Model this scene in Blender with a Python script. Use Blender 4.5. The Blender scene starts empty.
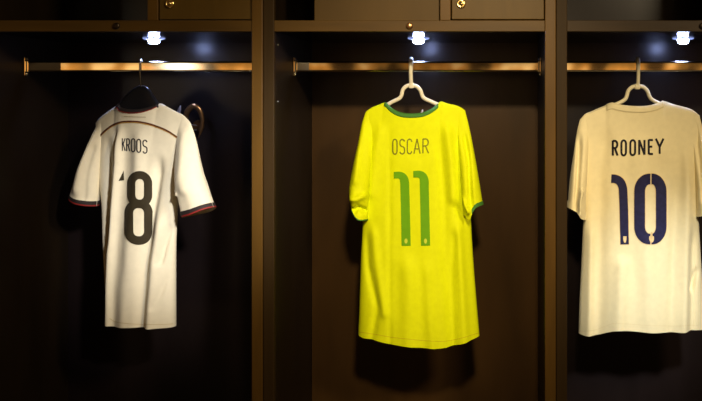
import bpy, bmesh, math, random
from mathutils import Vector, noise
from mathutils.bvhtree import BVHTree

random.seed(4)
S = bpy.context.scene
COL = S.collection

# ------------------------------------------------------------------ measured camera
F = 1025.0            # focal length in pixels of the 702 px wide photograph
VX, VY = 502.0, 100.0  # vanishing point of the locker depth lines
DF = 2.93             # camera to locker fronts (the fronts stand on Y = 0)
CZ = 1.65             # eye height
CAM = Vector((0.0, -DF, CZ))


def P(px, py, y=0.0):
    """point of the place at depth plane Y=y that is seen at (px, py)"""
    d = DF + y
    return Vector(((px - VX) * d / F, y, CZ - (py - VY) * d / F))


cam_d = bpy.data.cameras.new('camera')
cam = bpy.data.objects.new('camera', cam_d)
COL.objects.link(cam)
cam.location = CAM
cam.rotation_euler = (math.pi / 2, 0, 0)
cam_d.sensor_width = 36
cam_d.lens = 36 * F / 702
cam_d.shift_x = (351 - VX) / 702
cam_d.shift_y = (VY - 200.5) / 702
S.camera = cam
S.view_settings.view_transform = 'Standard'
S.view_settings.look = 'None'


# ------------------------------------------------------------------ materials
def mat(name, color, rough=0.5, metal=0.0, noise_scale=None, noise_amt=0.15, bump=0.0, bump_scale=400,
        stretch=None, spec=0.5, sheen=0.0, emit=None, emit_s=0.0, color2=None, coat=0.0):
    m = bpy.data.materials.new(name)
    m.use_nodes = True
    nt = m.node_tree
    b = nt.nodes['Principled BSDF']
    b.inputs['Roughness'].default_value = rough
    b.inputs['Metallic'].default_value = metal
    b.inputs['Specular IOR Level'].default_value = spec
    if sheen:
        b.inputs['Sheen Weight'].default_value = sheen
        b.inputs['Sheen Roughness'].default_value = 0.4
    if coat:
        b.inputs['Coat Weight'].default_value = coat
        b.inputs['Coat Roughness'].default_value = 0.20
    if emit:
        b.inputs['Emission Color'].default_value = (*emit, 1)
        b.inputs['Emission Strength'].default_value = emit_s
    tc = nt.nodes.new('ShaderNodeTexCoord')
    mp = nt.nodes.new('ShaderNodeMapping')
    nt.links.new(tc.outputs['Object'], mp.inputs['Vector'])
    if stretch:
        mp.inputs['Scale'].default_value = stretch
    nz = nt.nodes.new('ShaderNodeTexNoise')
    nz.inputs['Scale'].default_value = noise_scale or 30
    nz.inputs['Detail'].default_value = 5
    nt.links.new(mp.outputs['Vector'], nz.inputs['Vector'])
    rp = nt.nodes.new('ShaderNodeValToRGB')
    c2 = color2 or tuple(min(1, c * (1 + noise_amt)) for c in color)
    c1 = tuple(c * (1 - noise_amt) for c in color)
    rp.color_ramp.elements[0].position = 0.3
    rp.color_ramp.elements[1].position = 0.7
    rp.color_ramp.elements[0].color = (*c1, 1)
    rp.color_ramp.elements[1].color = (*c2, 1)
    nt.links.new(nz.outputs['Fac'], rp.inputs['Fac'])
    nt.links.new(rp.outputs['Color'], b.inputs['Base Color'])
    if bump:
        n2 = nt.nodes.new('ShaderNodeTexNoise')
        n2.inputs['Scale'].default_value = bump_scale
        nt.links.new(mp.outputs['Vector'], n2.inputs['Vector'])
        bp = nt.nodes.new('ShaderNodeBump')
        bp.inputs['Strength'].default_value = bump
        bp.inputs['Distance'].default_value = 0.001
        nt.links.new(n2.outputs['Fac'], bp.inputs['Height'])
        nt.links.new(bp.outputs['Normal'], b.inputs['Normal'])
    return m


WOOD = (0.085, 0.043, 0.007)
M = {
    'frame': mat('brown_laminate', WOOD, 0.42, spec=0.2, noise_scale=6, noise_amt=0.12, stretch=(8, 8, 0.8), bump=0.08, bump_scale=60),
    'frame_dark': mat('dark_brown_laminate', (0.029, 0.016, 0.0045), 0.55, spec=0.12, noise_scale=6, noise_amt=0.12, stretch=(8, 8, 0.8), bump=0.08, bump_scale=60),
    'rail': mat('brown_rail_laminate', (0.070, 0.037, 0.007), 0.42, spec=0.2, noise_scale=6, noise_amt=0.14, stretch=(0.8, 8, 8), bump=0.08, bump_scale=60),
    'rail_shaded': mat('shaded_rail_laminate', (0.030, 0.016, 0.004), 0.45, spec=0.15, noise_scale=6, noise_amt=0.14, stretch=(0.8, 8, 8), bump=0.08, bump_scale=60),  # rail laminate with the right locker's dimmer light put into its colour
    'door': mat('door_laminate', (0.080, 0.045, 0.008), 0.45, spec=0.2, noise_scale=5, noise_amt=0.10, stretch=(6, 6, 0.8), bump=0.05, bump_scale=60),
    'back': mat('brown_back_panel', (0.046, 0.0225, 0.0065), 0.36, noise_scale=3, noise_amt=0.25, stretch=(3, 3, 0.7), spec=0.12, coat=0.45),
    'back_shaded': mat('shaded_back_panel', (0.009, 0.0055, 0.0055), 0.36, noise_scale=3, noise_amt=0.25, stretch=(3, 3, 0.7), spec=0.12, coat=0.45),  # same back panel, shade of the outer lockers put into its colour
    'lit_upper_back': mat('lit_upper_back_panel', (0.062, 0.034, 0.006), 0.5, spec=0.2, noise_scale=3, noise_amt=0.15, stretch=(3, 3, 0.7)),
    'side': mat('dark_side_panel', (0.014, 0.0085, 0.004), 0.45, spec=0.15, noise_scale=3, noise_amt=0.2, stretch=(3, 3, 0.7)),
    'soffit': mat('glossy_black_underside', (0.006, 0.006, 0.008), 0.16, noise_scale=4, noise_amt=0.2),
    'chrome': mat('polished_rail_metal', (0.90, 0.80, 0.62), 0.035, 1.0, noise_scale=8, noise_amt=0.06, stretch=(1, 6, 6)),
    'steel': mat('bright_screw_steel', (0.75, 0.72, 0.68), 0.25, 1.0, noise_scale=60, noise_amt=0.1),
    'brass': mat('brass_lock', (0.95, 0.72, 0.32), 0.22, 1.0, noise_scale=60, noise_amt=0.08),
    'dark_metal': mat('dark_slot_metal', (0.05, 0.035, 0.02), 0.35, 0.8, noise_scale=60, noise_amt=0.2),
    'bronze': mat('bronze_hook_metal', (0.36, 0.19, 0.08), 0.28, 0.9, noise_scale=40, noise_amt=0.2),
    'hook_steel': mat('steel_prong_metal', (0.62, 0.58, 0.70), 0.3, 0.8, noise_scale=40, noise_amt=0.1),
    'lens': mat('lit_lens', (0.9, 0.95, 1.0), 0.3, emit=(0.42, 0.52, 1.0), emit_s=70, noise_amt=0.01),
    'flange': mat('light_flange', (0.75, 0.78, 0.85), 0.25, 0.6, noise_scale=40, noise_amt=0.05, emit=(0.4, 0.5, 1.0), emit_s=0.7),
    'white_plastic': mat('ivory_plastic', (0.86, 0.80, 0.66), 0.35, noise_scale=20, noise_amt=0.04),
    'cream_plastic': mat('cream_plastic', (0.80, 0.72, 0.50), 0.35, noise_scale=20, noise_amt=0.04),
    'black_plastic': mat('black_plastic', (0.012, 0.012, 0.016), 0.28, noise_scale=20, noise_amt=0.2),
    'white_cloth': mat('white_knit', (0.88, 0.81, 0.63), 0.75, noise_scale=60, noise_amt=0.03, bump=0.25, bump_scale=900, sheen=0.25),
    'yellow_cloth': mat('yellow_knit', (0.78, 0.86, 0.002), 0.72, noise_scale=60, noise_amt=0.03, bump=0.25, bump_scale=900, spec=0.15),
    'ivory_cloth': mat('ivory_knit', (0.74, 0.655, 0.41), 0.75, noise_scale=60, noise_amt=0.03, bump=0.25, bump_scale=900, sheen=0.25),
    'seam_ivory': mat('ivory_seam', (0.70, 0.60, 0.36), 0.8, noise_scale=60, noise_amt=0.05),
    'seam_yellow': mat('yellow_seam', (0.66, 0.60, 0.004), 0.8, noise_scale=60, noise_amt=0.05),
    'green_rib': mat('green_rib', (0.050, 0.20, 0.022), 0.75, noise_scale=90, noise_amt=0.1, bump=0.3, bump_scale=700),
    'green_print': mat('green_print', (0.15, 0.40, 0.006), 0.6, spec=0.12, noise_scale=50, noise_amt=0.05),
    'olive_print': mat('olive_print', (0.20, 0.21, 0.02), 0.6, spec=0.12, noise_scale=50, noise_amt=0.05),
    'lime_print': mat('lime_print', (0.62, 0.75, 0.06), 0.6, spec=0.12, noise_scale=50, noise_amt=0.05),
    'black_print': mat('black_print', (0.045, 0.035, 0.02), 0.6, spec=0.12, noise_scale=50, noise_amt=0.1),
    'ink_print': mat('ink_print', (0.014, 0.011, 0.016), 0.6, spec=0.12, noise_scale=50, noise_amt=0.1),
    'navy_print': mat('navy_print', (0.016, 0.016, 0.060), 0.6, spec=0.12, noise_scale=80, noise_amt=0.2),
    'gold_print': mat('gold_print', (0.66, 0.50, 0.26), 0.5, noise_scale=80, noise_amt=0.15),
    'black_rib': mat('black_rib', (0.020, 0.013, 0.014), 0.75, noise_scale=90, noise_amt=0.2, bump=0.3, bump_scale=700),
    'red_rib': mat('red_rib', (0.27, 0.012, 0.010), 0.7, noise_scale=90, noise_amt=0.15, bump=0.3, bump_scale=700),
    'piping': mat('dark_red_piping', (0.10, 0.022, 0.012), 0.6, noise_scale=90, noise_amt=0.2),
    'piping_gold': mat('gold_piping', (0.52, 0.30, 0.07), 0.5, noise_scale=90, noise_amt=0.15),
    'grey_print': mat('faint_grey_print', (0.52, 0.45, 0.30), 0.6, noise_scale=90, noise_amt=0.1),
    'floor': mat('dark_floor', (0.035, 0.027, 0.02), 0.35, noise_scale=5, noise_amt=0.2),
    'wall': mat('dark_wall', (0.03, 0.025, 0.02), 0.7, noise_scale=5, noise_amt=0.1),
}


# ------------------------------------------------------------------ object helpers
def empty(name, loc, label, cat, group=None):
    o = bpy.data.objects.new(name, None)
    o.empty_display_size = 0.05
    COL.objects.link(o)
    o.location = loc
    o['label'] = label
    o['category'] = cat
    if group:
        o['group'] = group
    return o


def world_loc(o):
    v = Vector((0, 0, 0))
    while o is not None:
        v += o.location
        o = o.parent
    return v


def obj(name, bm, m, parent=None, smooth=True, label=None):
    """link a bmesh made in world coordinates as one mesh object"""
    off = world_loc(parent) if parent else Vector((0, 0, 0))
    bmesh.ops.translate(bm, verts=bm.verts, vec=-off)
    bmesh.ops.recalc_face_normals(bm, faces=bm.faces)
    me = bpy.data.meshes.new(name)
    bm.to_mesh(me)
    bm.free()
    for p in me.polygons:
        p.use_smooth = smooth
    me.materials.append(m)
    o = bpy.data.objects.new(name, me)
    COL.objects.link(o)
    if parent:
        o.parent = parent
    if label:
        o['label'] = label
    return o


def box(bm, lo, hi, bevel=0.0015):
    lo, hi = Vector(lo), Vector(hi)
    r = bmesh.ops.create_cube(bm, size=1)
    vs = r['verts']
    c, d = (lo + hi) / 2, hi - lo
    for v in vs:
        v.co = Vector((v.co.x * d.x, v.co.y * d.y, v.co.z * d.z)) + c
    if bevel:
        es = list({e for v in vs for e in v.link_edges})
        bmesh.ops.bevel(bm, geom=es, offset=bevel, segments=2, affect='EDGES', profile=0.5)
    return bm


def new_box(lo, hi, bevel=0.0015):
    return box(bmesh.new(), lo, hi, bevel)


def catmull(pts, n):
    """smooth curve through pts, n+1 samples evenly spaced by length"""
    pts = [Vector(p) for p in pts]
    dense = []
    L = len(pts)
    for i in range(L - 1):
        p0 = pts[i - 1] if i > 0 else pts[i] * 2 - pts[i + 1]
        p1, p2 = pts[i], pts[i + 1]
        p3 = pts[i + 2] if i + 2 < L else pts[i + 1] * 2 - pts[i]
        for k in range(16):
            t = k / 16
            dense.append(0.5 * ((2 * p1) + (p2 - p0) * t + (2 * p0 - 5 * p1 + 4 * p2 - p3) * t * t + (3 * p1 - p0 - 3 * p2 + p3) * t ** 3))
    dense.append(pts[-1])
    return resample(dense, n)


def resample(pts, n):
    acc = [0.0]
    for a, b in zip(pts, pts[1:]):
        acc.append(acc[-1] + (b - a).length)
    out, j = [], 0
    for i in range(n + 1):
        s = acc[-1] * i / n
        while j < len(acc) - 2 and acc[j + 1] < s:
            j += 1
        seg = acc[j + 1] - acc[j]
        t = (s - acc[j]) / seg if seg > 1e-12 else 0
        out.append(pts[j].lerp(pts[j + 1], t))
    return out


def tube(bm, pts, radii, seg=12, flat=1.0, cap=True, up=Vector((0, 1, 0))):
    """sweep of an ellipse: radius r across, r*flat along `up`"""
    rings = []
    n = len(pts)
    for i, p in enumerate(pts):
        t = (pts[min(i + 1, n - 1)] - pts[max(i - 1, 0)]).normalized()
        a = up - t * up.dot(t)
        if a.length < 1e-4:
            a = Vector((1, 0, 0)) - t * t.x
        a.normalize()
        b = t.cross(a)
        r = radii[i] if isinstance(radii, (list, tuple)) else radii
        rings.append([bm.verts.new(p + a * (math.sin(2 * math.pi * k / seg) * r * flat) + b * (math.cos(2 * math.pi * k / seg) * r)) for k in range(seg)])
    for r0, r1 in zip(rings, rings[1:]):
        for k in range(seg):
            bm.faces.new((r0[k], r0[(k + 1) % seg], r1[(k + 1) % seg], r1[k]))
    if cap:
        bm.faces.new(rings[0][::-1])
        bm.faces.new(rings[-1])
    return bm


def lathe(bm, prof, center, axis='Z', seg=28):
    """prof: list of (radius, height) revolved about an axis through center"""
    rings = []
    for r, h in prof:
        ring = []
        for k in range(seg):
            a = 2 * math.pi * k / seg
            c, s = math.cos(a) * max(r, 1e-5), math.sin(a) * max(r, 1e-5)
            v = {'Z': (c, s, h), 'Y': (c, h, s), 'X': (h, c, s)}[axis]
            ring.append(bm.verts.new(Vector(center) + Vector(v)))
        rings.append(ring)
    for r0, r1 in zip(rings, rings[1:]):
        for k in range(seg):
            bm.faces.new((r0[k], r0[(k + 1) % seg], r1[(k + 1) % seg], r1[k]))
    bm.faces.new(rings[0][::-1])
    bm.faces.new(rings[-1])
    return bm


# ------------------------------------------------------------------ the setting
DEPTH = 0.60
PITCH = 293 / 350 * 1.0
SC = F / DF                       # pixels per metre on the locker fronts
PITCH = 293 / SC
TH = 11 / SC                      # panel thickness
Z_RAIL0 = CZ + (VY - 31.5) / SC   # underside of the shelf rail
Z_RAIL1 = CZ + (VY - 20.3) / SC
Z_TOP = 2.36

f = obj('floor', new_box((-4, -4.5, -0.05), (3.2, 0.72, 0.0), 0), M['floor'], smooth=False)
f['kind'] = 'structure'
w = obj('wall_back', new_box((-4, 0.64, 0.0), (3.2, 0.72, 3.0), 0), M['wall'], smooth=False)
w['kind'] = 'structure'

UNITS = [
    (263 - 293, 'tall dark brown open locker on the left with the white black-number shirt', 'left'),
    (263, 'tall dark brown open locker in the middle with the yellow shirt', 'middle'),
    (263 + 293, 'tall dark brown open locker on the right with the navy-number shirt', 'right'),
]
ROD_Y = 0.274
ROD_Z = P(0, 66.6, ROD_Y).z
LIGHT_Y = 0.315


def px_front(px):
    return (px - VX) / SC


for seam, label, which in UNITS:
    xl = px_front(seam)             # outer face of left side panel
    xr = xl + PITCH                 # outer face of right side panel
    xi0, xi1 = xl + TH, xr - TH     # inner opening
    xc = (xi0 + xi1) / 2
    g = 0.0006
    root = empty('locker', (xc, DEPTH / 2, 0), label, 'locker', 'row of open lockers')
    # sides: edge strip in front, dark inner face behind it
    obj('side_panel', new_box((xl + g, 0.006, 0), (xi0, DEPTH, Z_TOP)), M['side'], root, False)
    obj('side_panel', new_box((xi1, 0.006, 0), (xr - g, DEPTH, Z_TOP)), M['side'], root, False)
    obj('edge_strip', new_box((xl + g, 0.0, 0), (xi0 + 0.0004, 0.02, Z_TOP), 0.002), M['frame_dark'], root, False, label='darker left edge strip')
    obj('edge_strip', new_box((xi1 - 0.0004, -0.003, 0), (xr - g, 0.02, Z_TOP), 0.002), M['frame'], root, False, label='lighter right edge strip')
    obj('back_panel', new_box((xi0, DEPTH - 0.012, 0), (xi1, DEPTH + 0.006, Z_TOP), 0), M['back' if which == 'middle' else 'back_shaded'], root, False)
    if which == 'middle':
        obj('lit_back_stand_in', new_box((px_front(313.5), 0.014, Z_RAIL1), (px_front(439), 0.03, Z_TOP - 0.03), 0.001), M['lit_upper_back'], root, False, label='added brown panel in place of the lit upper back')  # added in front of the real back so this area looks evenly lit
    obj('top_panel', new_box((xi0, 0.0, Z_TOP - 0.03), (xi1, DEPTH - 0.012, Z_TOP)), M['frame_dark'], root, False)
    obj('base_panel', new_box((xi0, 0.0, 0.0), (xi1, DEPTH - 0.012, 0.42)), M['frame_dark'], root, False)
    # shelf with a front rail; its underside is glossy black
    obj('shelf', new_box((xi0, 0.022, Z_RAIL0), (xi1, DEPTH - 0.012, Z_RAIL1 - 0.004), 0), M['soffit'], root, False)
    rl = obj('shelf_rail', new_box((xi0, 0.0015, Z_RAIL0), (xi1, 0.022, Z_RAIL1), 0.0015), M['rail_shaded' if which == 'right' else 'rail'], root, False)
    # round stud in the middle of the rail
    bm = lathe(bmesh.new(), [(0.0095, 0.0), (0.0095, -0.004), (0.0080, -0.0065), (0.005, -0.0075), (0.0, -0.0078)], (xc, 0.0015, P(0, 26, 0).z), 'Y')
    obj('stud', bm, M['bronze' if which == 'middle' else 'dark_metal'], rl)
    # upper compartment: stile, door with lock
    xs0, xs1 = xl + (147 + 30) / SC, xl + (157.5 + 30) / SC
    obj('stile', new_box((xs0, 0.003, Z_RAIL1), (xs1, 0.022, Z_TOP - 0.03)), M['frame'], root, False)
    dr = obj('door', new_box((xs1 + 0.003, 0.006, Z_RAIL1 + 0.003), (xi1 - 0.002, 0.024, Z_TOP - 0.032), 0.002), M['door'], root, False)
    if which != 'right':
        lx, lz = xl + (199.7 if which == 'left' else 198.3) / SC, P(0, 3.6, 0).z
        bm = lathe(bmesh.new(), [(0.0125, 0.006), (0.0125, 0.001), (0.0112, -0.002), (0.009, -0.0022), (0.0085, -0.0005), (0.0062, -0.0005), (0.006, -0.004), (0.0, -0.0042)], (lx, 0, lz), 'Y')
        lk = obj('lock', bm, M['brass'], dr)
        obj('keyhole', new_box((lx - 0.0007, -0.0047, lz - 0.0032), (lx + 0.0007, -0.0035, lz + 0.0032), 0), M['dark_metal'], lk, False)
    # small screws low on the left side panel's inside
    for (sy, sz) in ((0.05, Z_RAIL0 - 0.035), (0.05, Z_RAIL0 - 0.20)):
        bm = lathe(bmesh.new(), [(0.0032, 0.0), (0.0032, 0.0009), (0.0, 0.0016)], (xi0, sy, sz), 'X', 14)
        obj('screw', bm, M['steel'], root)

    # ---------------------------------------------------------------- clothes rail
    rr = empty('clothes_rail', (xi0, ROD_Y, ROD_Z),
               {'left': 'polished metal clothes rail carrying the black hanger in the left locker',
                'middle': 'polished metal clothes rail above the yellow shirt in the middle locker',
                'right': 'polished metal clothes rail above the navy-number shirt in the right locker'}[which],
               'clothes rail', 'clothes rails in the lockers')
    bm = bmesh.new()
    hh, hd, rc = 0.0160, 0.0085, 0.0048      # half height, half depth, corner radius of the flat oval bar
    ring0, ring1 = [], []
    prof = []
    for sy_, sz_, a0 in ((1, 1, 0), (-1, 1, 90), (-1, -1, 180), (1, -1, 270)):
        seq = []
        for k in range(9):
            a = math.radians(a0 + 90 * k / 8)
            seq.append((sy_ * (hd - rc) + rc * math.cos(a), sz_ * (hh - rc) + rc * math.sin(a)))
        # support loops keep the broad faces flat
        if sy_ * sz_ > 0:
            seq.insert(0, (seq[0][0] + sy_ * 0.00002, seq[0][1] - sz_ * 0.0008))
        else:
            seq.append((seq[-1][0] + sy_ * 0.00002, seq[-1][1] - sz_ * 0.0008))
        prof += seq
    NP = len(prof)
    for x, ring in ((xi0 + 0.003, ring0), (xi1 - 0.003, ring1)):
        for (py_, pz_) in prof:
            ring.append(bm.verts.new((x, ROD_Y + py_, ROD_Z + pz_)))
    for k in range(NP):
        bm.faces.new((ring0[k], ring0[(k + 1) % NP], ring1[(k + 1) % NP], ring1[k]))
    obj('rod', bm, M['chrome'], rr)
    for xe, s in ((xi0, 1), (xi1, -1)):
        bm = bmesh.new()
        a, b_ = sorted((xe + s * 0.0002, xe + s * 0.004))
        box(bm, (a, ROD_Y - 0.013, ROD_Z - 0.029), (b_, ROD_Y + 0.013, ROD_Z + 0.029), 0.0015)
        a, b_ = sorted((xe + s * 0.003, xe + s * 0.013))
        box(bm, (a, ROD_Y - 0.0115, ROD_Z - 0.0185), (b_, ROD_Y + 0.0115, ROD_Z + 0.0185), 0.003)
        br = obj('bracket', bm, M['chrome'], rr, False)
        for dz in (-0.0238, 0.0238):
            bm = lathe(bmesh.new(), [(0.0042, 0.0), (0.0042, s * 0.002), (0.003, s * 0.0042), (0.0, s * 0.005)], (xe + s * 0.004, ROD_Y - 0.002, ROD_Z + dz), 'X', 16)
            obj('screw', bm, M['steel'], br)

    # ---------------------------------------------------------------- small round light
    lt = empty('cabinet_light', (xc, LIGHT_Y, Z_RAIL0),
               {'left': 'small lit white cabinet light under the left locker shelf, above the metal hook',
                'middle': 'small lit white cabinet light under the middle locker shelf, above the yellow shirt',
                'right': 'small lit white cabinet light under the right locker shelf, at the right picture edge'}[which],
               'light', 'small lights under the locker shelves')
    bm = lathe(bmesh.new(), [(0.034, 0.0), (0.034, -0.002), (0.030, -0.004), (0.019, -0.0045), (0.019, 0.0)], (xc, LIGHT_Y, Z_RAIL0 - 0.0002), 'Z', 36)
    obj('flange', bm, M['flange'], lt)
    bm = lathe(bmesh.new(), [(0.0172, -0.003), (0.0172, -0.012), (0.0155, -0.0155), (0.011, -0.0175), (0.0, -0.018)], (xc, LIGHT_Y, Z_RAIL0), 'Z', 36)
    obj('lens', bm, M['lens'], lt)
    ld = bpy.data.lights.new('led', 'SPOT')
    ld.energy = 1.3
    ld.color = (0.42, 0.54, 1.0)
    ld.spot_size = math.radians(165)
    ld.spot_blend = 0.6
    ld.shadow_soft_size = 0.018
    lo = bpy.data.objects.new('led', ld)
    COL.objects.link(lo)
    lo.location = (xc, LIGHT_Y, Z_RAIL0 - 0.040)


# ------------------------------------------------------------------ wall hooks behind the shirts
def coat_hook(px, py, label):
    yb = DEPTH - 0.012
    d = DF + yb - 0.05
    k = d / F

    def Q(dx, dy, y):   # offset in photo pixels from the hook's centre, on its own plane
        c = P(px, py, yb - 0.05)
        return Vector((c.x + dx * k, y, c.z - dy * k))
    root = empty('coat_hook', Q(0, 0, yb), label, 'hook', 'bronze coat hooks on the locker backs')
    bm = bmesh.new()
    lathe(bm, [(0.0, 0.0), (0.012, 0.0), (0.020, -0.001), (0.0195, -0.006), (0.012, -0.009), (0.0, -0.010)], Q(0, 8, yb), 'Y', 24)
    obj('base_plate', bm, M['bronze'], root)
    # broad bronze arm: comes out of the plate, arches over, runs down to a point
    pts = [Q(0, 10, yb - 0.004), Q(-5, 9, yb - 0.03), Q(-8, 4, yb - 0.05), Q(-6.5, -6, yb - 0.06), Q(0, -12, yb - 0.062), Q(6, -8, yb - 0.06), Q(8.2, 2, yb - 0.055), Q(6.5, 12, yb - 0.05), Q(3.5, 20, yb - 0.045)]
    c = catmull(pts, 48)
    rad = []
    for i in range(49):
        t = i / 48
        rad.append(0.0050 + 0.0045 * math.sin(min(1, t * 1.15) * math.pi) ** 0.8 if t < 0.85 else max(0.0012, 0.0085 * (1 - t) / 0.15 * 0.75 + 0.001))
    obj('arm', tube(bmesh.new(), c, rad, 14, 0.6), M['bronze'], root)
    c = catmull([Q(-2, 10, yb - 0.006), Q(-9, 9, yb - 0.03), Q(-14, 5, yb - 0.045), Q(-15.5, -3, yb - 0.055), Q(-13, -12.5, yb - 0.06)], 28)
    obj('prong', tube(bmesh.new(), c, [0.011 - 0.006 * (i / 28) - (0.0035 * max(0, i - 25) / 3) for i in range(29)], 14, 0.6), M['hook_steel'], root, label='paler steel prong')


coat_hook(194.5, 118, 'bronze arched coat hook on the left locker back, beside the shirt shoulder')
coat_hook(436, 122, 'coat hook on the middle locker back, tip showing in the yellow shirt collar')


# ------------------------------------------------------------------ shirts
def smooth(x, a, b):
    t = max(0.0, min(1.0, (x - a) / (b - a)))
    return t * t * (3 - 2 * t)


def seg_dist(p, poly):
    best, bt = 1e9, 0
    n = len(poly) - 1
    for i in range(n):
        a, b = poly[i], poly[i + 1]
        ab = b - a
        t = max(0.0, min(1.0, (p - a).dot(ab) / ab.length_squared))
        d = (p - (a + ab * t)).length
        if d < best:
            best, bt = d, (i + t) / n
    return best, bt


class Cloth:
    """a two-sided garment panel (near and far sheet) over a four-sided outline traced in pixels"""

    def __init__(self, plane, top, bottom, left, right, T, t_rise=0.22, neck=None, folds=(), off=lambda u, v: 0.0,
                 nu=90, nv=110, seed=0, wob=0.002, edge_p=2.4, wob_s=14):
        self.y0, self.m, self.xr = plane
        self.nu, self.nv = nu, nv
        V2 = lambda L: [Vector((a, b, 0)) for a, b in L]
        self.top, self.bot = catmull(V2(top), 200), catmull(V2(bottom), 200)
        self.left, self.right = catmull(V2(left), 200), catmull(V2(right), 200)
        self.T, self.t_rise, self.neck, self.off = T, t_rise, neck, off
        self.folds = [([Vector((a, b, 0)) for a, b in pl], w_, amp) for pl, w_, amp in folds]
        self.seed, self.wob, self.edge_p, self.wob_s = seed, wob, edge_p, wob_s
        n = Vector((self.m, -1, 0))
        self.n = n.normalized()

    def plane_pt(self, px, py):
        a = (px - VX) / F
        d = (DF + self.y0 - self.m * self.xr) / (1 - self.m * a)
        return Vector((a * d, d - DF, CZ - (py - VY) * d / F))

    def at(self, c, t):
        t = max(0, min(1, t)) * 200
        i = min(199, int(t))
        return c[i].lerp(c[i + 1], t - i)

    def uv(self, u, v):
        t, b, l, r = self.at(self.top, u), self.at(self.bot, u), self.at(self.left, v), self.at(self.right, v)
        c00, c10, c01, c11 = self.top[0], self.top[-1], self.bot[0], self.bot[-1]
        return t * (1 - v) + b * v + l * (1 - u) + r * u - (c00 * (1 - u) * (1 - v) + c10 * u * (1 - v) + c01 * (1 - u) * v + c11 * u * v)

    def surf(self, u, v, side=1, extra=0.0):
        p = self.uv(u, v)
        s = abs(2 * u - 1)
        prof = max(0.0, 1 - s ** self.edge_p) ** 0.55
        rise = min(1.0, v / self.t_rise) ** 0.5 if self.t_rise else 1.0
        T = self.T(u, v) * prof * rise
        drop = 0.0
        if self.neck:
            n0, n1, depth, open_ = self.neck
            if n0 < u < n1:
                q = math.sin((u - n0) / (n1 - n0) * math.pi)
                T += open_ * q ** 0.7 * math.exp(-v * 9)
                if side < 0:
                    drop = depth * q ** 0.6 * (1 - v) ** 6
        d = 0.0
        if side > 0:
            for pl, w_, amp in self.folds:
                dist, t = seg_dist(p, pl)
                if dist < 3.5 * w_:
                    d += 1.9 * amp * math.exp(-(dist / w_) ** 2) * (smooth(t, 0, 0.18) * (1 - smooth(t, 0.9, 1.02)) if pl[-1].y < 300 else smooth(t, 0, 0.18))
        edge = min(1.0, (1 - s) * 6)
        d *= edge
        q = noise.noise(Vector((p.x / self.wob_s, p.y / (self.wob_s * 3), self.seed + side * 3.3))) * self.wob
        q += noise.noise(Vector((p.x / 6, p.y / 20, self.seed + 9 + side))) * self.wob * 0.2
        d += q * min(1.0, (1 - s) * 4) * min(1, v * 5)
        if extra > 0:
            p = p + Vector((math.copysign(extra * 640 * s ** 6, u - 0.5), 0, 0))
        o = self.plane_pt(p.x, p.y)
        o += self.n * (side * (T + extra) + d * (1 if side > 0 else 0.4) + self.off(u, v))
        o.z -= drop
        return o

    def mesh(self, v0=0.0, v1=1.0, extra=0.0, nv=None, u0=0.0, far_v=None):
        bm = bmesh.new()
        nv = nv or self.nv
        nu = self.nu
        for side in (1, -1):
            g = []
            for j in range(nv + 1):
                v = v0 + ((far_v if far_v and side < 0 else v1) - v0) * j / nv
                row = []
                for i in range(nu + 1):
                    # denser columns near the side edges so that the turned edge is round
                    u = 0.5 - 0.5 * math.cos(math.pi * (i / nu) ) if self.nu < 60 else (i / nu) * 0.6 + 0.4 * (0.5 - 0.5 * math.cos(math.pi * i / nu))
                    u = u0 + (1 - u0) * u
                    row.append(bm.verts.new(self.surf(u, v, side, extra)))
                g.append(row)
            for j in range(nv):
                for i in range(nu):
                    bm.faces.new((g[j][i], g[j][i + 1], g[j + 1][i + 1], g[j + 1][i]))
        bmesh.ops.remove_doubles(bm, verts=bm.verts, dist=0.0004)
        return bm

    def collar(self, v1, t, n=60, rows=5):
        """ribbed band along the neck opening, following the cloth; v1 = band depth, t = half thickness"""
        n0, n1 = self.neck[0], self.neck[1]
        bm = bmesh.new()
        for side in (1, -1):
            rings = []
            for i in range(n + 1):
                u = n0 + (n1 - n0) * i / n
                k = [self.surf(u, v1 * j / rows, side, t) for j in range(rows + 1)]
                inn = [self.surf(u, v1 * j / rows, side, -t) for j in range(rows, -1, -1)]
                crown = (k[0] + inn[-1]) / 2 + Vector((0, 0, t * 0.8))
                rings.append([bm.verts.new(q) for q in k + inn + [crown]])
            L = len(rings[0])
            for r0, r1 in zip(rings, rings[1:]):
                for q in range(L):
                    bm.faces.new((r0[q], r0[(q + 1) % L], r1[(q + 1) % L], r1[q]))
            bm.faces.new(rings[0])
            bm.faces.new(rings[-1][::-1])
        return bm


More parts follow.
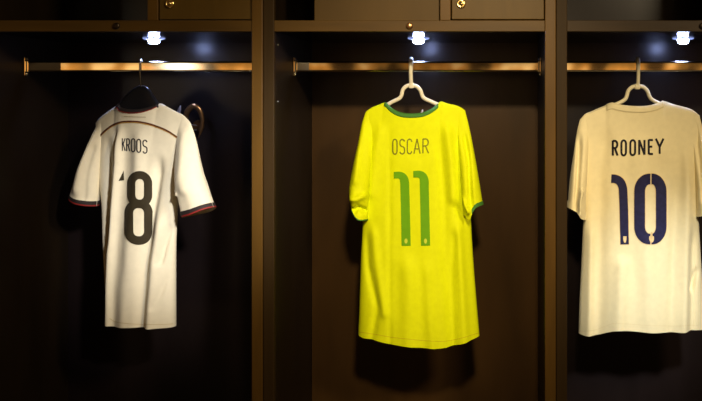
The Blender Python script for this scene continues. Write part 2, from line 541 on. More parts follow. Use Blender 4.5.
class Printer:
    """lays flat prints, given as strokes in photo pixels, onto a finished cloth mesh"""

    def __init__(self, bms):
        self.trees = [BVHTree.FromBMesh(b) for b in bms]

    def hit(self, px, py, off):
        d = (P(px, py, 1.0) - CAM).normalized()
        best = None
        for t in self.trees:
            loc, nor, idx, dist = t.ray_cast(CAM, d)
            if loc is not None and (best is None or dist < best[2]):
                best = (loc, nor, dist)
        if best is None:
            return None
        loc, nor, _ = best
        if nor.dot(d) > 0:
            nor = -nor
        return loc + nor * off

    def stroke(self, bm, pts, width, closed=False, off=0.0016, step=0.7, cross=None, curve=False):
        pts = [Vector((a, b, 0)) for a, b in pts]
        if closed:
            pts = pts + [pts[0]]
        L = sum((b - a).length for a, b in zip(pts, pts[1:]))
        n = max(2, int(L / step))
        pts = catmull(pts, n) if curve else resample(pts, n)
        cross = cross or max(2, int(width / 0.9))
        rows = []
        N = len(pts)
        for i, p in enumerate(pts):
            if closed:
                t = (pts[(i + 1) % (N - 1)] - pts[(i - 1) % (N - 1)])
            else:
                t = pts[min(i + 1, N - 1)] - pts[max(i - 1, 0)]
            t.normalize()
            nn = Vector((-t.y, t.x, 0))
            wd = width(i / (N - 1)) if callable(width) else width
            row = []
            for k in range(cross + 1):
                q = p + nn * wd * (k / cross - 0.5)
                h = self.hit(q.x, q.y, off)
                row.append(bm.verts.new(h) if h is not None else None)
            rows.append(row)
        for r0, r1 in zip(rows, rows[1:]):
            for k in range(cross):
                q = (r0[k], r0[k + 1], r1[k + 1], r1[k])
                if all(v is not None for v in q):
                    zs = [v.co.y for v in q]
                    if max(zs) - min(zs) < 0.03:
                        bm.faces.new(q)

    def poly(self, bm, outline, off=0.0016, step=0.6):
        """filled convex outline (pixels), as rows of cells"""
        ys = [p[1] for p in outline]
        y0, y1 = min(ys), max(ys)
        n = max(2, int((y1 - y0) / step))
        rows = []
        for j in range(n + 1):
            y = y0 + (y1 - y0) * (j + 0.001) / (n + 0.002)
            xs = []
            for a, b in zip(outline, outline[1:] + outline[:1]):
                if (a[1] <= y) != (b[1] <= y):
                    xs.append(a[0] + (b[0] - a[0]) * (y - a[1]) / (b[1] - a[1]))
            if len(xs) < 2:
                continue
            x0, x1 = min(xs), max(xs)
            rows.append([bm.verts.new(self.hit(x0 + (x1 - x0) * k / 6, y, off)) for k in range(7)])
        for r0, r1 in zip(rows, rows[1:]):
            for k in range(6):
                bm.faces.new((r0[k], r0[k + 1], r1[k + 1], r1[k]))


def rrect(x0, y0, x1, y1, r, n=8, ry=None):
    """rounded rectangle outline as a point list (y down)"""
    ry = ry or r
    pts = []
    for cx, cy, a0 in ((x1 - r, y0 + ry, -90), (x1 - r, y1 - ry, 0), (x0 + r, y1 - ry, 90), (x0 + r, y0 + ry, 180)):
        for k in range(n + 1):
            a = math.radians(a0 + 90 * k / n)
            pts.append((cx + r * math.cos(a), cy + ry * math.sin(a)))
    return pts


def letter(ch, x0, y0, x1, y1):
    """condensed sans capital as strokes inside a pixel box: list of (points, closed)"""
    w_, h_ = x1 - x0, y1 - y0
    X = lambda a: x0 + a * w_
    Y = lambda b: y0 + b * h_
    def arc(cx, cy, rx, ry, a0, a1, n=8):
        return [(X(cx + rx * math.cos(math.radians(a0 + (a1 - a0) * k / n))), Y(cy + ry * math.sin(math.radians(a0 + (a1 - a0) * k / n)))) for k in range(n + 1)]
    if ch == 'O':
        return [(rrect(x0, y0, x1, y1, w_ / 2, 8, h_ * 0.22), True)]
    if ch == 'S':
        return [(arc(0.5, 0.2, 0.5, 0.2, -15, -180) + arc(0.5, 0.28, 0.5, 0.2, 180, 110, 4) + arc(0.5, 0.70, 0.5, 0.2, -70, 0, 4) + arc(0.5, 0.8, 0.5, 0.2, 0, 165), False)]
    if ch == 'C':
        return [(arc(0.5, 0.2, 0.5, 0.2, -5, -180) + arc(0.5, 0.8, 0.5, 0.2, 180, 5), False)]
    if ch == 'A':
        return [([(X(0), Y(1)), (X(0.5), Y(0))], False), ([(X(0.5), Y(0)), (X(1), Y(1))], False), ([(X(0.18), Y(0.68)), (X(0.82), Y(0.68))], False)]
    if ch == 'R':
        return [([(X(0), Y(1)), (X(0), Y(0))], False), ([(X(0), Y(0.02)), (X(0.5), Y(0.02))] + arc(0.5, 0.26, 0.45, 0.24, -90, 90) + [(X(0), Y(0.5))], False), ([(X(0.45), Y(0.5)), (X(1), Y(1))], False)]
    if ch == 'K':
        return [([(X(0), Y(1)), (X(0), Y(0))], False), ([(X(0.1), Y(0.55)), (X(1), Y(0))], False), ([(X(0.3), Y(0.45)), (X(1), Y(1))], False)]
    if ch == 'N':
        return [([(X(0), Y(1)), (X(0), Y(0))], False), ([(X(0), Y(0)), (X(1), Y(1))], False), ([(X(1), Y(1)), (X(1), Y(0))], False)]
    if ch == 'E':
        return [([(X(0), Y(1)), (X(0), Y(0))], False)] + [([(X(0), Y(b)), (X(1 if b != 0.48 else 0.85), Y(b))], False) for b in (0.03, 0.48, 0.97)]
    if ch == 'Y':
        return [([(X(0), Y(0)), (X(0.5), Y(0.55))], False), ([(X(1), Y(0)), (X(0.5), Y(0.55))], False), ([(X(0.5), Y(0.5)), (X(0.5), Y(1))], False)]


def name_print(pr, chars, width, m, root):
    bm = bmesh.new()
    for ch, a, b, c, d in chars:
        for pts, closed in letter(ch, a, b, c, d):
            pr.stroke(bm, pts, width, closed, cross=2)
    return obj('printed_name', bm, m, root)


def hanger(name, label, plane, stem_px, top_py, block_py, left, right, r, m, hook_m, hook_r, group, kind='tube'):
    """coat hanger: hook over the rail, stem, block and shoulder arms"""
    y0, mm, xr = plane
    def Q(px, py):
        a = (px - VX) / F
        d = (DF + y0 - mm * xr) / (1 - mm * a)
        return Vector((a * d, d - DF, CZ - (py - VY) * d / F))
    hx = P(stem_px, 66, ROD_Y).x
    blk = Q(stem_px, block_py)
    root = empty(name, (hx, ROD_Y, ROD_Z), label, 'hanger', group)
    # hook: from the block, bending to the front of the rail, over it and down behind
    z_top = ROD_Z + 0.0160 + hook_r
    yf, yb = ROD_Y - 0.0085 - hook_r - 0.0006, ROD_Y + 0.0085 + hook_r + 0.0006
    pts = [blk, blk.lerp(Vector((hx, yf, ROD_Z - 0.02)), 0.6), Vector((hx, yf, ROD_Z - 0.012)), Vector((hx, yf, ROD_Z + 0.006))]
    rad_y = (yb - yf) / 2
    for k in range(1, 12):
        a = math.pi * k / 12
        pts.append(Vector((hx, ROD_Y - rad_y * math.cos(a), z_top - 0.006 + 0.0085 * math.sin(a))))
    pts += [Vector((hx, yb, ROD_Z + 0.004)), Vector((hx, yb + 0.002, ROD_Z - 0.012))]
    obj('hook', tube(bmesh.new(), catmull(pts, 60), hook_r, 14), hook_m, root)
    return root, Q, blk


GROUP_S = 'football shirts hung back outwards in the lockers'
GROUP_H = 'hangers on the clothes rails'

# ================================================================== yellow shirt, middle locker
PL = (ROD_Y - 0.004, 0.0, 0.0)
body_folds = [
    ([(446, 118), (452, 160), (454, 205)], 5, 0.007),
    ([(438, 125), (444, 190), (446, 260), (452, 344)], 5, -0.005),
    ([(458, 215), (461, 260), (466, 342)], 4.5, 0.006),
    ([(455, 225), (452, 270), (455, 344)], 4, -0.004),
    ([(382, 120), (376, 160), (371, 200)], 5, 0.005),
    ([(366, 225), (369, 265), (379, 305), (373, 336)], 3.5, -0.0045),
    ([(374, 220), (378, 260), (386, 310)], 4, 0.004),
    ([(390, 118), (391, 200), (391, 300), (392, 343)], 2.5, -0.002),
    ([(411, 250), (409, 300), (411, 345)], 8, 0.005),
    ([(428, 255), (430, 300), (434, 345)], 5, 0.004),
    ([(470, 222), (462, 214), (455, 204)], 3, -0.005),
]
ye = Cloth(PL,
           top=[(366.5, 111), (372, 107.2), (379, 104.6), (385.5, 102.6), (391, 107.5), (398, 111.6), (406, 113.6), (414, 113.8), (423, 112.8), (431, 109.5), (437, 105), (440.5, 101.4), (447, 103.2), (455, 105.4), (461, 107.4), (464.5, 110)],
           bottom=[(358.2, 334.5), (364, 336), (376, 337.2), (392, 340), (410, 342), (428, 343.5), (444, 344), (460, 341), (472, 337.5), (479.5, 335.5)],
           left=[(366.5, 111), (363, 130), (362, 160), (363.5, 195), (363, 218), (361, 255), (359.5, 300), (358.2, 334.5)],
           right=[(464.5, 110), (468, 130), (470, 160), (470, 195), (471, 220), (473, 255), (476.5, 300), (479.5, 335.5)],
           T=lambda u, v: 0.030 + 0.030 * smooth(v, 0.1, 1.0), neck=(0.185, 0.735, 0.07, 0.022), folds=body_folds, seed=1, wob=0.0035)
hem_c = ye.plane_pt(420, 344)
shirt = empty('football_shirt', (hem_c.x, ROD_Y, hem_c.z),
              'bright yellow short-sleeved shirt with green number 11 on a white hanger', 'shirt', GROUP_S)
bm_b = ye.mesh()
sl_l = Cloth(PL, top=[(365.8, 111.5), (370, 108.6), (377, 106.8)], bottom=[(352.5, 206), (356.5, 213), (361, 218), (368.5, 219)],
             left=[(365.8, 111.5), (361.5, 125), (358.5, 142), (353.5, 168), (350.3, 190), (352.5, 206)],
             right=[(377, 106.8), (375, 130), (373, 160), (370.5, 190), (368.5, 219)],
             T=lambda u, v: 0.012 + 0.030 * smooth(v, 0.05, 0.8), t_rise=0.3, off=lambda u, v: 0.022 * smooth(v, 0.05, 0.7),
             folds=[([(350, 198), (360, 197), (370, 193)], 3.2, 0.010), ([(354, 210), (361, 206), (369, 210)], 2.6, -0.014), ([(366, 120), (361, 150), (357, 185)], 4, 0.004)],
             nu=50, nv=70, seed=5, wob=0.003, wob_s=7)
sl_r = Cloth(PL, top=[(452, 104.2), (459, 106.4), (465, 110.2)], bottom=[(464, 213), (467.5, 216.6), (470.5, 217), (473, 211), (476.5, 206), (483, 203.6)],
             left=[(452, 104.2), (456.5, 130), (459.5, 160), (461.5, 190), (464, 213)],
             right=[(465, 110.2), (469.5, 128), (474, 150), (479, 178), (483, 203.6)],
             T=lambda u, v: 0.012 + 0.030 * smooth(v, 0.05, 0.8), t_rise=0.3, off=lambda u, v: 0.022 * smooth(v, 0.05, 0.7),
             folds=[([(463, 125), (469, 160), (471, 195), (472, 208)], 2.6, -0.008), ([(458, 190), (464, 202), (470, 212)], 2.6, 0.008), ([(459, 197), (463, 208), (467, 216)], 2.4, -0.006)],
             nu=50, nv=70, seed=6, wob=0.003, wob_s=7)
bm_sl, bm_sr = sl_l.mesh(), sl_r.mesh()
pr = Printer([bm_b])
name_print(pr, [('O', 393, 139.3, 397.2, 154.2), ('S', 400, 139.3, 404.6, 154), ('C', 407.4, 139.1, 411.8, 153.8), ('A', 414, 138.8, 420.2, 153.6), ('R', 423, 138.6, 428.6, 153.2)], 1.15, M['olive_print'], shirt)
for dx, dyt, path in ((0, 0, [(394.0, 175.2), (399.5, 175.2), (403.2, 177.4), (404.6, 182), (404.9, 190), (405.6, 215), (406.2, 245.8)]),
                      (1, 0, [(413.4, 174.2), (419, 174.2), (422.8, 176.4), (424.2, 181), (424.4, 190), (425, 215), (425.6, 245.6)])):
    bm = bmesh.new()
    pr.stroke(bm, path, lambda t: 6.6 + 2.4 * smooth(t, 0.02, 0.2), cross=10, curve=True)
    dg = obj('number_digit', bm, M['green_print'], shirt)
    bm = bmesh.new()
    cx, cy = path[-1][0] - 0.1, 241
    pr.poly(bm, [(cx + 1.6 * math.cos(a), cy + 2.6 * math.sin(a)) for a in [2 * math.pi * k / 14 for k in range(14)]], off=0.0026)
    obj('digit_crest', bm, M['lime_print'], dg)
bm = bmesh.new()
pr.stroke(bm, [(359, 331.8), (376, 334.4), (392, 337.2), (410, 339.2), (428, 340.8), (444, 341.2), (460, 338.4), (472, 334.8), (479, 332.8)], 0.5, off=0.0008, curve=True)
obj('hem_seam', bm, M['seam_yellow'], shirt)
obj('collar', ye.collar(0.0165, 0.0024), M['green_rib'], shirt, label='green ribbed collar')
for s_, nm in ((sl_l, 'l'), (sl_r, 'r')):
    pass
slo = obj('sleeve', bm_sl, M['yellow_cloth'], shirt)
obj('cuff', sl_l.mesh(0.99, 1.012, 0.0008, 4), M['green_rib'], slo, label='green cuff')
sro = obj('sleeve', bm_sr, M['yellow_cloth'], shirt)
obj('cuff', sl_r.mesh(0.96, 1.012, 0.0012, 4, 0.50, 1.10), M['green_rib'], sro, label='green cuff')
obj('torso', bm_b, M['yellow_cloth'], shirt)

root, Q, blk = hanger('clothes_hanger', 'white plastic hanger carrying the yellow shirt', (ROD_Y, 0, 0), 411.2, 57, 87, None, None, 0.006,
                      M['white_plastic'], M['white_plastic'], 0.0062, GROUP_H)


def hanger_arms(root, Q, left, right, block, r, m):
    bm = bmesh.new()
    tube(bm, catmull([Q(*p) for p in left], 60), r, 12)
    o1 = obj('arm', bm, m, root)
    o2 = obj('arm', tube(bmesh.new(), catmull([Q(*p) for p in right], 60), r, 12), m, root)
    c = Q(*block)
    obj('neck_block', new_box(c - Vector((0.0082, 0.008, 0.009)), c + Vector((0.0082, 0.008, 0.009)), 0.003), m, root)


hanger_arms(root, Q, [(411.2, 85.2), (406.5, 86.2), (402.8, 90), (401.4, 95.5), (399, 98.6), (393, 101.6), (386.5, 105.2), (378, 109.5), (371.5, 113)],
            [(411.2, 85.2), (416.5, 86.4), (420.4, 90.4), (422.4, 96), (425, 98.8), (431, 101.6), (438, 104.6), (448, 107.5), (459, 112)],
            (411.4, 85.5), 0.0062, M['white_plastic'])

# ================================================================== ivory shirt, right locker
PL = (ROD_Y - 0.004, 0.0, 0.0)
ro = Cloth(PL,
           top=[(580.5, 119), (585, 114.5), (594, 110), (603, 106.3), (611, 103), (616, 104), (624, 105.6), (634, 106.4), (645, 106.2), (654, 104.4), (660, 102.2), (664, 101), (673, 104), (683, 106.6), (692, 109.6), (699, 115)],
           bottom=[(578.5, 333), (586, 333.6), (597, 332), (606, 328.4), (615, 325.8), (628, 326.4), (645, 327.6), (662, 328.2), (678, 328.4), (690, 327.6), (699, 328), (705, 329.5)],
           left=[(580.5, 119), (579, 140), (580.5, 175), (583.5, 205), (583, 225), (581.5, 260), (579.5, 300), (578.5, 333)],
           right=[(699, 115), (701.5, 140), (700, 175), (698, 200), (699, 225), (701, 260), (703.5, 300), (705, 329.5)],
           T=lambda u, v: 0.032 + 0.034 * smooth(v, 0.1, 1.0), neck=(0.235, 0.695, 0.06, 0.024), seed=21, wob=0.004,
           folds=[([(606, 120), (600, 170), (598, 250), (597, 334)], 7, -0.007),
                  ([(590, 220), (588, 270), (587, 334)], 4.5, 0.006),
                  ([(620, 250), (618, 290), (616, 330)], 7, 0.008),
                  ([(640, 120), (641, 200), (646, 270), (648, 330)], 10, 0.006),
                  ([(676, 170), (671, 250), (668, 330)], 5, -0.005),
                  ([(684, 130), (686, 200), (684, 260), (681, 330)], 5, 0.007),
                  ([(697, 265), (691, 280), (688, 290)], 2.4, -0.007),
                  ([(692, 225), (690, 280), (689, 330)], 3.5, -0.006)])
hem_c = ro.plane_pt(640, 330)
shirt = empty('football_shirt', (hem_c.x, ROD_Y, hem_c.z),
              'plain ivory shirt with navy number 10 on a cream hanger, cut by the picture edge', 'shirt', GROUP_S)
bm_b = ro.mesh()
sl_l = Cloth(PL, top=[(580, 119.5), (585, 114), (592, 111)], bottom=[(567.2, 206), (572, 208.5), (576, 211), (579, 216), (584.5, 219)],
             left=[(580, 119.5), (576.8, 132), (573.5, 152), (569.5, 178), (567.2, 206)],
             right=[(592, 111), (589, 140), (587, 170), (585.5, 195), (584.5, 219)],
             T=lambda u, v: 0.012 + 0.032 * smooth(v, 0.05, 0.8), t_rise=0.3, off=lambda u, v: 0.022 * smooth(v, 0.05, 0.7),
             folds=[([(580, 130), (577, 170), (575, 200), (575, 212)], 2.6, -0.010), ([(582, 186), (578, 200), (578, 216)], 2.6, 0.008)],
             nu=50, nv=70, seed=25, wob=0.003, wob_s=7)
sl_r = Cloth(PL, top=[(687, 108.5), (694, 111), (699.5, 115.5)], bottom=[(696, 216), (702, 213), (708, 210), (714, 207)],
             left=[(687, 108.5), (691, 140), (694, 175), (696, 216)],
             right=[(699.5, 115.5), (704, 135), (709, 165), (714, 207)],
             T=lambda u, v: 0.012 + 0.032 * smooth(v, 0.05, 0.8), t_rise=0.3, off=lambda u, v: 0.014 * smooth(v, 0.05, 0.7),
             folds=[([(694, 120), (698, 160), (701, 205)], 2.6, -0.008)], nu=50, nv=70, seed=26, wob=0.003, wob_s=7)
pr = Printer([bm_b])
name_print(pr, [('R', 613, 140.6, 617.6, 155.6), ('O', 621.4, 140.4, 626.0, 155.4), ('O', 630.4, 140.2, 635.2, 155.2), ('N', 639.2, 140, 644.4, 154.8), ('E', 648.6, 139.6, 652.8, 154.4), ('Y', 655.8, 138.6, 663.4, 153.8)], 2.1, M['ink_print'], shirt)


def digit_one(bm, grow, off):
    a = [(611.4, 178.6), (615.6, 179.0), (620, 181.6), (622.6, 187), (623.3, 195), (624.0, 215), (624.6, 244.3 + grow / 2)]
    pr.stroke(bm, a, 8.5 + grow, cross=10, curve=True, off=off)


def digit_zero(bm, grow, off):
    # two halves, parted by a slit at top and bottom
    xo0, xo1, yo0, yo1, xc_ = 634.3, 666.3, 173.6, 244.3, 650.6
    cw = 10.6
    for s_ in (-1, 1):
        xm = (xo0 + cw / 2) if s_ < 0 else (xo1 - cw / 2)
        g_ = xc_ + s_ * 0.55 - s_ * grow * 0.2
        p = [(g_, yo0 + cw / 2)]
        for k in range(0, 9):
            a = math.radians(90 * k / 8)
            rx, ry = abs(xm - xc_) - 1.5, 12.5
            p.append((xm - s_ * rx + s_ * rx * math.sin(a), yo0 + cw / 2 + ry - ry * math.cos(a)))
        q = [(x, yo0 + yo1 - y) for x, y in p][::-1]
        pr.stroke(bm, p + q, cw + grow, cross=11, off=off)


for fn in (digit_one, digit_zero):
    bm = bmesh.new()
    fn(bm, 0, 0.0022)
    dg = obj('number_digit', bm, M['navy_print'], shirt)
    bm = bmesh.new()
    fn(bm, 1.1, 0.0014)
    obj('digit_outline', bm, M['gold_print'], dg, label='thin gold outline')
    bm = bmesh.new()
    cx = 624.9 if fn is digit_one else 651.2
    k_ = 0.75 if fn is digit_one else 1.1
    pr.poly(bm, [(cx - 2.2 * k_, 236.2), (cx + 2.2 * k_, 236.2), (cx + 2.2 * k_, 239.6), (cx + 1.2 * k_, 242), (cx, 243), (cx - 1.2 * k_, 242), (cx - 2.2 * k_, 239.6)], off=0.0034)
    if fn is digit_zero:
        pr.poly(bm, [(cx - 0.7, 232.0), (cx + 0.7, 232.0), (cx + 0.9, 236.4), (cx - 0.9, 236.4)], off=0.0034)
    obj('digit_crest', bm, M['gold_print'], dg, label='tiny gold crest')
bm = bmesh.new()
pr.stroke(bm, [(609.5, 106.5), (615, 110), (624, 111.8), (636, 112.6), (648, 112.2), (657, 110.4), (664.5, 104.8)], 0.9, off=0.0010, curve=True)
obj('collar_seam', bm, M['seam_ivory'], shirt)
bm = bmesh.new()
pr.stroke(bm, [(579.5, 331), (588, 331), (597, 329.4), (606, 326), (615, 323.4), (628, 324), (645, 325.2), (662, 325.8), (678, 326), (690, 325.2), (698, 325.6)], 0.6, off=0.0008, curve=True)
obj('hem_seam', bm, M['seam_ivory'], shirt)
obj('collar', ro.collar(0.027, 0.0020), M['ivory_cloth'], shirt, label='plain ivory collar band')
slo = obj('sleeve', sl_l.mesh(), M['ivory_cloth'], shirt)
obj('cuff', sl_l.mesh(0.93, 1.003, 0.0012, 6), M['ivory_cloth'], slo)
sro = obj('sleeve', sl_r.mesh(), M['ivory_cloth'], shirt)
obj('cuff', sl_r.mesh(0.93, 1.003, 0.0012, 6), M['ivory_cloth'], sro)
obj('torso', bm_b, M['ivory_cloth'], shirt)

root, Q, blk = hanger('clothes_hanger', 'cream plastic hanger carrying the shirt with navy number 10', (ROD_Y, 0, 0), 637.8, 59, 88, None, None, 0.006,
                      M['cream_plastic'], M['cream_plastic'], 0.0056, GROUP_H)
hanger_arms(root, Q, [(637.3, 85.8), (632, 87.2), (628.2, 91), (626.6, 96.5), (624, 100.2), (616, 104.4), (604, 109.4), (590, 116)],
            [(637.3, 85.8), (643, 87), (647.2, 90.8), (649.4, 96.4), (652, 99.6), (659, 103.2), (672, 107.6), (690, 114.6)],
            (637.3, 86.6), 0.0062, M['cream_plastic'])

# ================================================================== white shirt, left locker: hangs turned, its left side deeper
xr_ = P(140, 100, ROD_Y).x
PL = (ROD_Y, -0.42, xr_)
kr = Cloth(PL,
           top=[(95.5, 123), (100, 117.6), (109, 110.6), (119.5, 104.4), (123.5, 107.4), (130, 109.2), (139, 110), (148, 108.8), (155, 106.2), (160.5, 103.4), (167.5, 106.8), (176, 111.4), (184, 116), (190, 122)],
           bottom=[(109, 313.5), (113, 316.5), (118, 321), (130, 323), (142, 323.8), (155, 325), (166, 326), (174, 326.8)],
           left=[(95.5, 123), (97, 145), (100, 180), (102.5, 205), (104.5, 240), (107, 285), (109, 313.5)],
           right=[(190, 122), (188, 145), (182, 178), (178, 205), (175.2, 240), (174.2, 285), (174, 326.8)],
           T=lambda u, v: 0.028 + 0.030 * smooth(v, 0.1, 1.0), neck=(0.255, 0.665, 0.06, 0.020), seed=41, wob=0.003,
           folds=[([(112, 130), (114, 180), (113, 250), (113, 324)], 4.5, -0.009),
                  ([(126, 118), (126, 160), (123, 200), (121.5, 260), (121, 326)], 4, 0.010),
                  ([(121, 124), (121, 180), (118, 250)], 2.4, -0.008),
                  ([(146, 120), (146, 170), (141, 240), (137, 326)], 7, 0.006),
                  ([(166, 150), (160, 200), (154, 260), (152, 326)], 4.2, -0.010),
                  ([(168, 210), (164, 260), (161, 326)], 4, 0.006),
                  ([(176, 222), (170, 245), (166, 265)], 2.4, -0.006),
                  ([(174, 270), (168, 290), (163, 305)], 2.2, -0.004)])
hem_c = kr.plane_pt(141, 326)
shirt = empty('football_shirt', (hem_c.x, hem_c.y, hem_c.z),
              'white shirt with black numbers and red-edged dark cuffs, hanging turned on a black hanger', 'shirt', GROUP_S)
bm_b = kr.mesh()
sl_l = Cloth(PL, top=[(96.5, 123.5), (101, 117.8), (107, 113)], bottom=[(77, 195), (83, 199.4), (91, 203), (99.5, 205.6)],
             left=[(96.5, 123.5), (94, 138), (89, 158), (82.5, 178), (77, 195)],
             right=[(107, 113), (104.5, 140), (102.5, 170), (99.5, 205.6)],
             T=lambda u, v: 0.012 + 0.030 * smooth(v, 0.05, 0.8), t_rise=0.3, off=lambda u, v: 0.016 * smooth(v, 0.05, 0.7),
             folds=[([(98, 125), (95, 155), (89, 195)], 4, 0.005), ([(100, 140), (97, 170), (95, 202)], 2.6, -0.005)], nu=50, nv=70, seed=45, wob=0.003, wob_s=7)
sl_r = Cloth(PL, top=[(177, 111.8), (184, 115.6), (190.3, 122.4)], bottom=[(189.5, 216.5), (197, 214.6), (206, 212), (217, 206.5)],
             left=[(177, 111.8), (178, 140), (180.5, 172), (184, 196), (189.5, 216.5)],
             right=[(190.3, 122.4), (196.5, 140), (204, 168), (211, 190), (217, 206.5)],
             T=lambda u, v: 0.012 + 0.032 * smooth(v, 0.05, 0.8), t_rise=0.3, off=lambda u, v: 0.020 * smooth(v, 0.05, 0.7),
             folds=[([(186, 190), (186, 200), (189, 210)], 2.2, -0.010), ([(182, 186), (184, 192), (190, 194)], 2, 0.006), ([(186, 125), (191, 155), (197, 195)], 5, 0.004)],
             nu=50, nv=70, seed=46, wob=0.003, wob_s=7)
bm_sl, bm_sr = sl_l.mesh(), sl_r.mesh()
pr = Printer([bm_b])
name_print(pr, [('K', 122.4, 138.4, 125.4, 150.8), ('R', 127, 138.6, 130.2, 151.2), ('O', 131.8, 138.8, 135.4, 151.8), ('O', 137.2, 139.4, 140.9, 152.4), ('S', 143.2, 140.2, 147.2, 153.2)], 1.15, M['ink_print'], shirt)
bm = bmesh.new()
pr.poly(bm, [(118.6, 180.8), (123.9, 170.6), (124.6, 180.6)], off=0.0018)
obj('number_digit', bm, M['black_print'], shirt, label='first digit, mostly tucked into a fold')
bm = bmesh.new()
up_ = rrect(131.6, 175, 148.2, 203.6, 8.0, 8, 8.5)
lo_ = rrect(129.2, 203.8, 148.4, 240.4, 8.8, 8, 9)
pr.stroke(bm, up_, 8.0, True, off=0.0018)
pr.stroke(bm, lo_, 8.6, True, off=0.0018)
obj('number_digit', bm, M['black_print'], shirt)
bm = bmesh.new()
arc = [(99.5, 136.6), (106, 130.2), (114, 124.6), (123, 121.8), (134, 121.4), (146, 123), (158, 126.6), (169, 131.6), (182, 140.2)]
pr2 = Printer([bm_b])
pr2.stroke(bm, arc, 1.5, off=0.0018, curve=True)
pp = obj('piping', bm, M['piping'], shirt, label='dark red curved piping')
bm = bmesh.new()
pr2.stroke(bm, [(a, b + 1.15) for a, b in arc], 0.8, off=0.0016, curve=True)
obj('piping_edge', bm, M['piping_gold'], pp, label='gold lower edge')
bm = bmesh.new()
pr2.stroke(bm, [(124.5, 116.4), (135, 116.9), (146, 117.2)], 0.7, off=0.0014)
obj('neck_print', bm, M['grey_print'], shirt, label='faint grey line')
bm = bmesh.new()
pr.stroke(bm, [(109.5, 318.4), (116, 321.8), (130, 323.8), (142, 324.2), (155, 324.4), (166, 324.2), (173, 323.8)], 0.6, off=0.0008, curve=True)
obj('hem_seam', bm, M['seam_ivory'], shirt)
co = obj('collar', kr.collar(0.0125, 0.0026), M['black_rib'], shirt, label='black collar')
# thin red line along the collar's lower edge
bm = bmesh.new()
pts = [kr.surf(0.255 + 0.41 * i / 60, 0.0140, 1, 0.0022) for i in range(61)]
tube(bm, pts, 0.0013, 8)
obj('collar_edge', bm, M['red_rib'], co, label='red lower edge')
slo = obj('sleeve', bm_sl, M['white_cloth'], shirt)
obj('cuff', sl_l.mesh(0.945, 0.99, 0.0014, 5), M['black_rib'], slo, label='black cuff')
obj('cuff_edge', sl_l.mesh(0.985, 1.006, 0.0016, 4), M['red_rib'], slo, label='red cuff edge')
sro = obj('sleeve', bm_sr, M['white_cloth'], shirt)
obj('cuff', sl_r.mesh(0.945, 0.99, 0.0014, 5), M['black_rib'], sro, label='black cuff')
obj('cuff_edge', sl_r.mesh(0.985, 1.018, 0.0016, 4), M['red_rib'], sro, label='red cuff edge')
obj('torso', bm_b, M['white_cloth'], shirt)

# black broad-shouldered hanger with a thin steel hook
PLH = (ROD_Y, -0.42, xr_)
root, Q, blk = hanger('clothes_hanger', 'broad black hanger with thin steel hook, in the left locker', PLH, 141.2, 60, 87, None, None, 0.006,
                      M['steel'], M['steel'], 0.0028, GROUP_H)
top_c = [(107, 121), (111, 116), (118, 106.5), (125, 97), (132, 89.5), (138, 86), (144, 85.6), (148.5, 88), (152, 93.5), (156.5, 100.5), (163, 109), (171, 115), (177, 120)]
bot_c = [(108, 125), (111, 122.5), (116, 117), (125, 114), (132, 112.5), (138, 112), (144, 112), (149, 112), (153, 112.5), (157, 114), (163, 117.5), (171, 121), (177, 124)]
tc_, bc_ = catmull([Vector((a, b, 0)) for a, b in top_c], 60), catmull([Vector((a, b, 0)) for a, b in bot_c], 60)
bm = bmesh.new()
rings = []
for a, b in zip(tc_, bc_):
    A, B = Q(a.x, a.y), Q(b.x, b.y)
    c, hgt = (A + B) / 2, (A - B).length / 2
    nrm = Vector((-0.42, -1, 0)).normalized()
    ax = (A - B).normalized()
    ring = []
    for k in range(16):
        t = 2 * math.pi * k / 16
        ct, st = math.cos(t), math.sin(t)
        ring.append(bm.verts.new(c + ax * hgt * math.copysign(abs(ct) ** 0.7, ct) + nrm * 0.0085 * math.copysign(abs(st) ** 0.7, st)))
    rings.append(ring)
for r0, r1 in zip(rings, rings[1:]):
    for k in range(16):
        bm.faces.new((r0[k], r0[(k + 1) % 16], r1[(k + 1) % 16], r1[k]))
bm.faces.new(rings[0])
bm.faces.new(rings[-1][::-1])
obj('shoulder_bar', bm, M['black_plastic'], root)


# ------------------------------------------------------------------ light
def area(name, loc, target, size, energy, color, spread=180):
    d = bpy.data.lights.new(name, 'AREA')
    d.energy, d.color, d.size = energy, color, size
    d.spread = math.radians(spread)
    o = bpy.data.objects.new(name, d)
    COL.objects.link(o)
    o.location = loc
    o.rotation_euler = (Vector(target) - Vector(loc)).to_track_quat('-Z', 'Y').to_euler()
    return o


def spot(name, loc, target, energy, color, angle, blend=0.8, soft=0.08):
    d = bpy.data.lights.new(name, 'SPOT')
    d.energy, d.color = energy, color
    d.spot_size, d.spot_blend, d.shadow_soft_size = math.radians(angle), blend, soft
    o = bpy.data.objects.new(name, d)
    COL.objects.link(o)
    o.location = loc
    o.rotation_euler = (Vector(target) - Vector(loc)).to_track_quat('-Z', 'Y').to_euler()
    return o


WARM = (1.0, 0.80, 0.50)
area('ceiling_lamp', (1.25, -2.3, 2.75), (-0.25, 0.1, 1.3), 0.35, 48, WARM)
spot('unseen_spot', (0.1, -2.6, 2.75), (-0.22, 0.3, 1.42), 310, (1.0, 0.80, 0.48), 29, 0.9, 0.10)
spot('unseen_spot', (0.75, -2.5, 2.6), (0.48, 0.25, 1.28), 85, (1.0, 0.77, 0.38), 17, 0.9, 0.10)  # added warm fill on the upper ivory shirt, not a known lamp
spot('unseen_spot', (0.75, -2.5, 2.6), (0.47, 0.25, 1.03), 420, (0.86, 0.94, 1.0), 11.5, 1.0, 0.10)  # added cool fill that whitens the ivory shirt's lower middle
spot('unseen_spot', (0.55, -2.5, 2.5), (-0.96, 0.25, 1.33), 500, (1.0, 0.96, 0.90), 14.5, 1.0, 0.10)  # added fill that brightens the right side of the turned white shirt

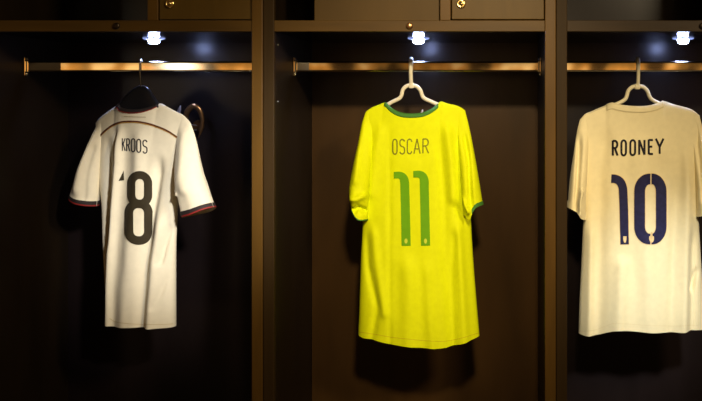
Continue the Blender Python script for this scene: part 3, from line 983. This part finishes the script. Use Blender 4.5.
wd = bpy.data.worlds.new('room')
S.world = wd
wd.use_nodes = True
nt = wd.node_tree
bg = nt.nodes['Background']
tc = nt.nodes.new('ShaderNodeTexCoord')
mp = nt.nodes.new('ShaderNodeMapping')
mp.inputs['Scale'].default_value = (52, 0.5, 4)
nz = nt.nodes.new('ShaderNodeTexNoise')
nz.inputs['Scale'].default_value = 1.0
nz.inputs['Detail'].default_value = 1.5
rp = nt.nodes.new('ShaderNodeValToRGB')
els = rp.color_ramp.elements
els[0].position, els[0].color = 0.40, (0.05, 0.025, 0.008, 1)
els[1].position, els[1].color = 0.66, (1.0, 0.62, 0.24, 1)
e = els.new(0.46)
e.color = (0.26, 0.13, 0.03, 1)
e = els.new(0.56)
e.color = (0.60, 0.25, 0.045, 1)
nt.links.new(tc.outputs['Generated'], mp.inputs['Vector'])
nt.links.new(mp.outputs['Vector'], nz.inputs['Vector'])
nt.links.new(nz.outputs['Fac'], rp.inputs['Fac'])

# the dim room in front of the lockers: brightest along eye level, an added pale glow far left for the rod highlight
def math_node(op, a, b=None):
    n = nt.nodes.new('ShaderNodeMath')
    n.operation = op
    for k, v in enumerate((a, b)):
        if v is None:
            continue
        if isinstance(v, (int, float)):
            n.inputs[k].default_value = v
        else:
            nt.links.new(v, n.inputs[k])
    return n.outputs[0]


sep = nt.nodes.new('ShaderNodeSeparateXYZ')
nt.links.new(tc.outputs['Generated'], sep.inputs['Vector'])
band = math_node('POWER', 2.718, math_node('MULTIPLY', math_node('POWER', math_node('MULTIPLY', math_node('ADD', sep.outputs['Z'], -0.015), 17.0), 2.0), -1.0))
dx = math_node('POWER', math_node('MULTIPLY', math_node('ADD', sep.outputs['X'], 0.300), 62.0), 2.0)
dz = math_node('POWER', math_node('MULTIPLY', math_node('ADD', sep.outputs['Z'], -0.034), 16.0), 2.0)
front = math_node('LESS_THAN', sep.outputs['Y'], 0.0)
blob = math_node('MULTIPLY', math_node('POWER', 2.718, math_node('MULTIPLY', math_node('ADD', dx, dz), -1.0)), front)
strength = math_node('ADD', math_node('MULTIPLY', band, 1.15), 0.10)
mid = math_node('POWER', math_node('MULTIPLY', math_node('ADD', sep.outputs['X'], 0.08), 9.0), 2.0)
mid = math_node('POWER', 2.718, math_node('MULTIPLY', mid, -1.0))
strength = math_node('MULTIPLY', strength, math_node('ADD', math_node('MULTIPLY', mid, -0.62), 1.0))
strength = math_node('ADD', strength, math_node('MULTIPLY', blob, 4.0))
mix = nt.nodes.new('ShaderNodeMix')
mix.data_type = 'RGBA'
nt.links.new(blob, mix.inputs['Factor'])
nt.links.new(rp.outputs['Color'], mix.inputs['A'])
mix.inputs['B'].default_value = (1.0, 0.9, 0.7, 1)
nt.links.new(mix.outputs['Result'], bg.inputs['Color'])
nt.links.new(strength, bg.inputs['Strength'])
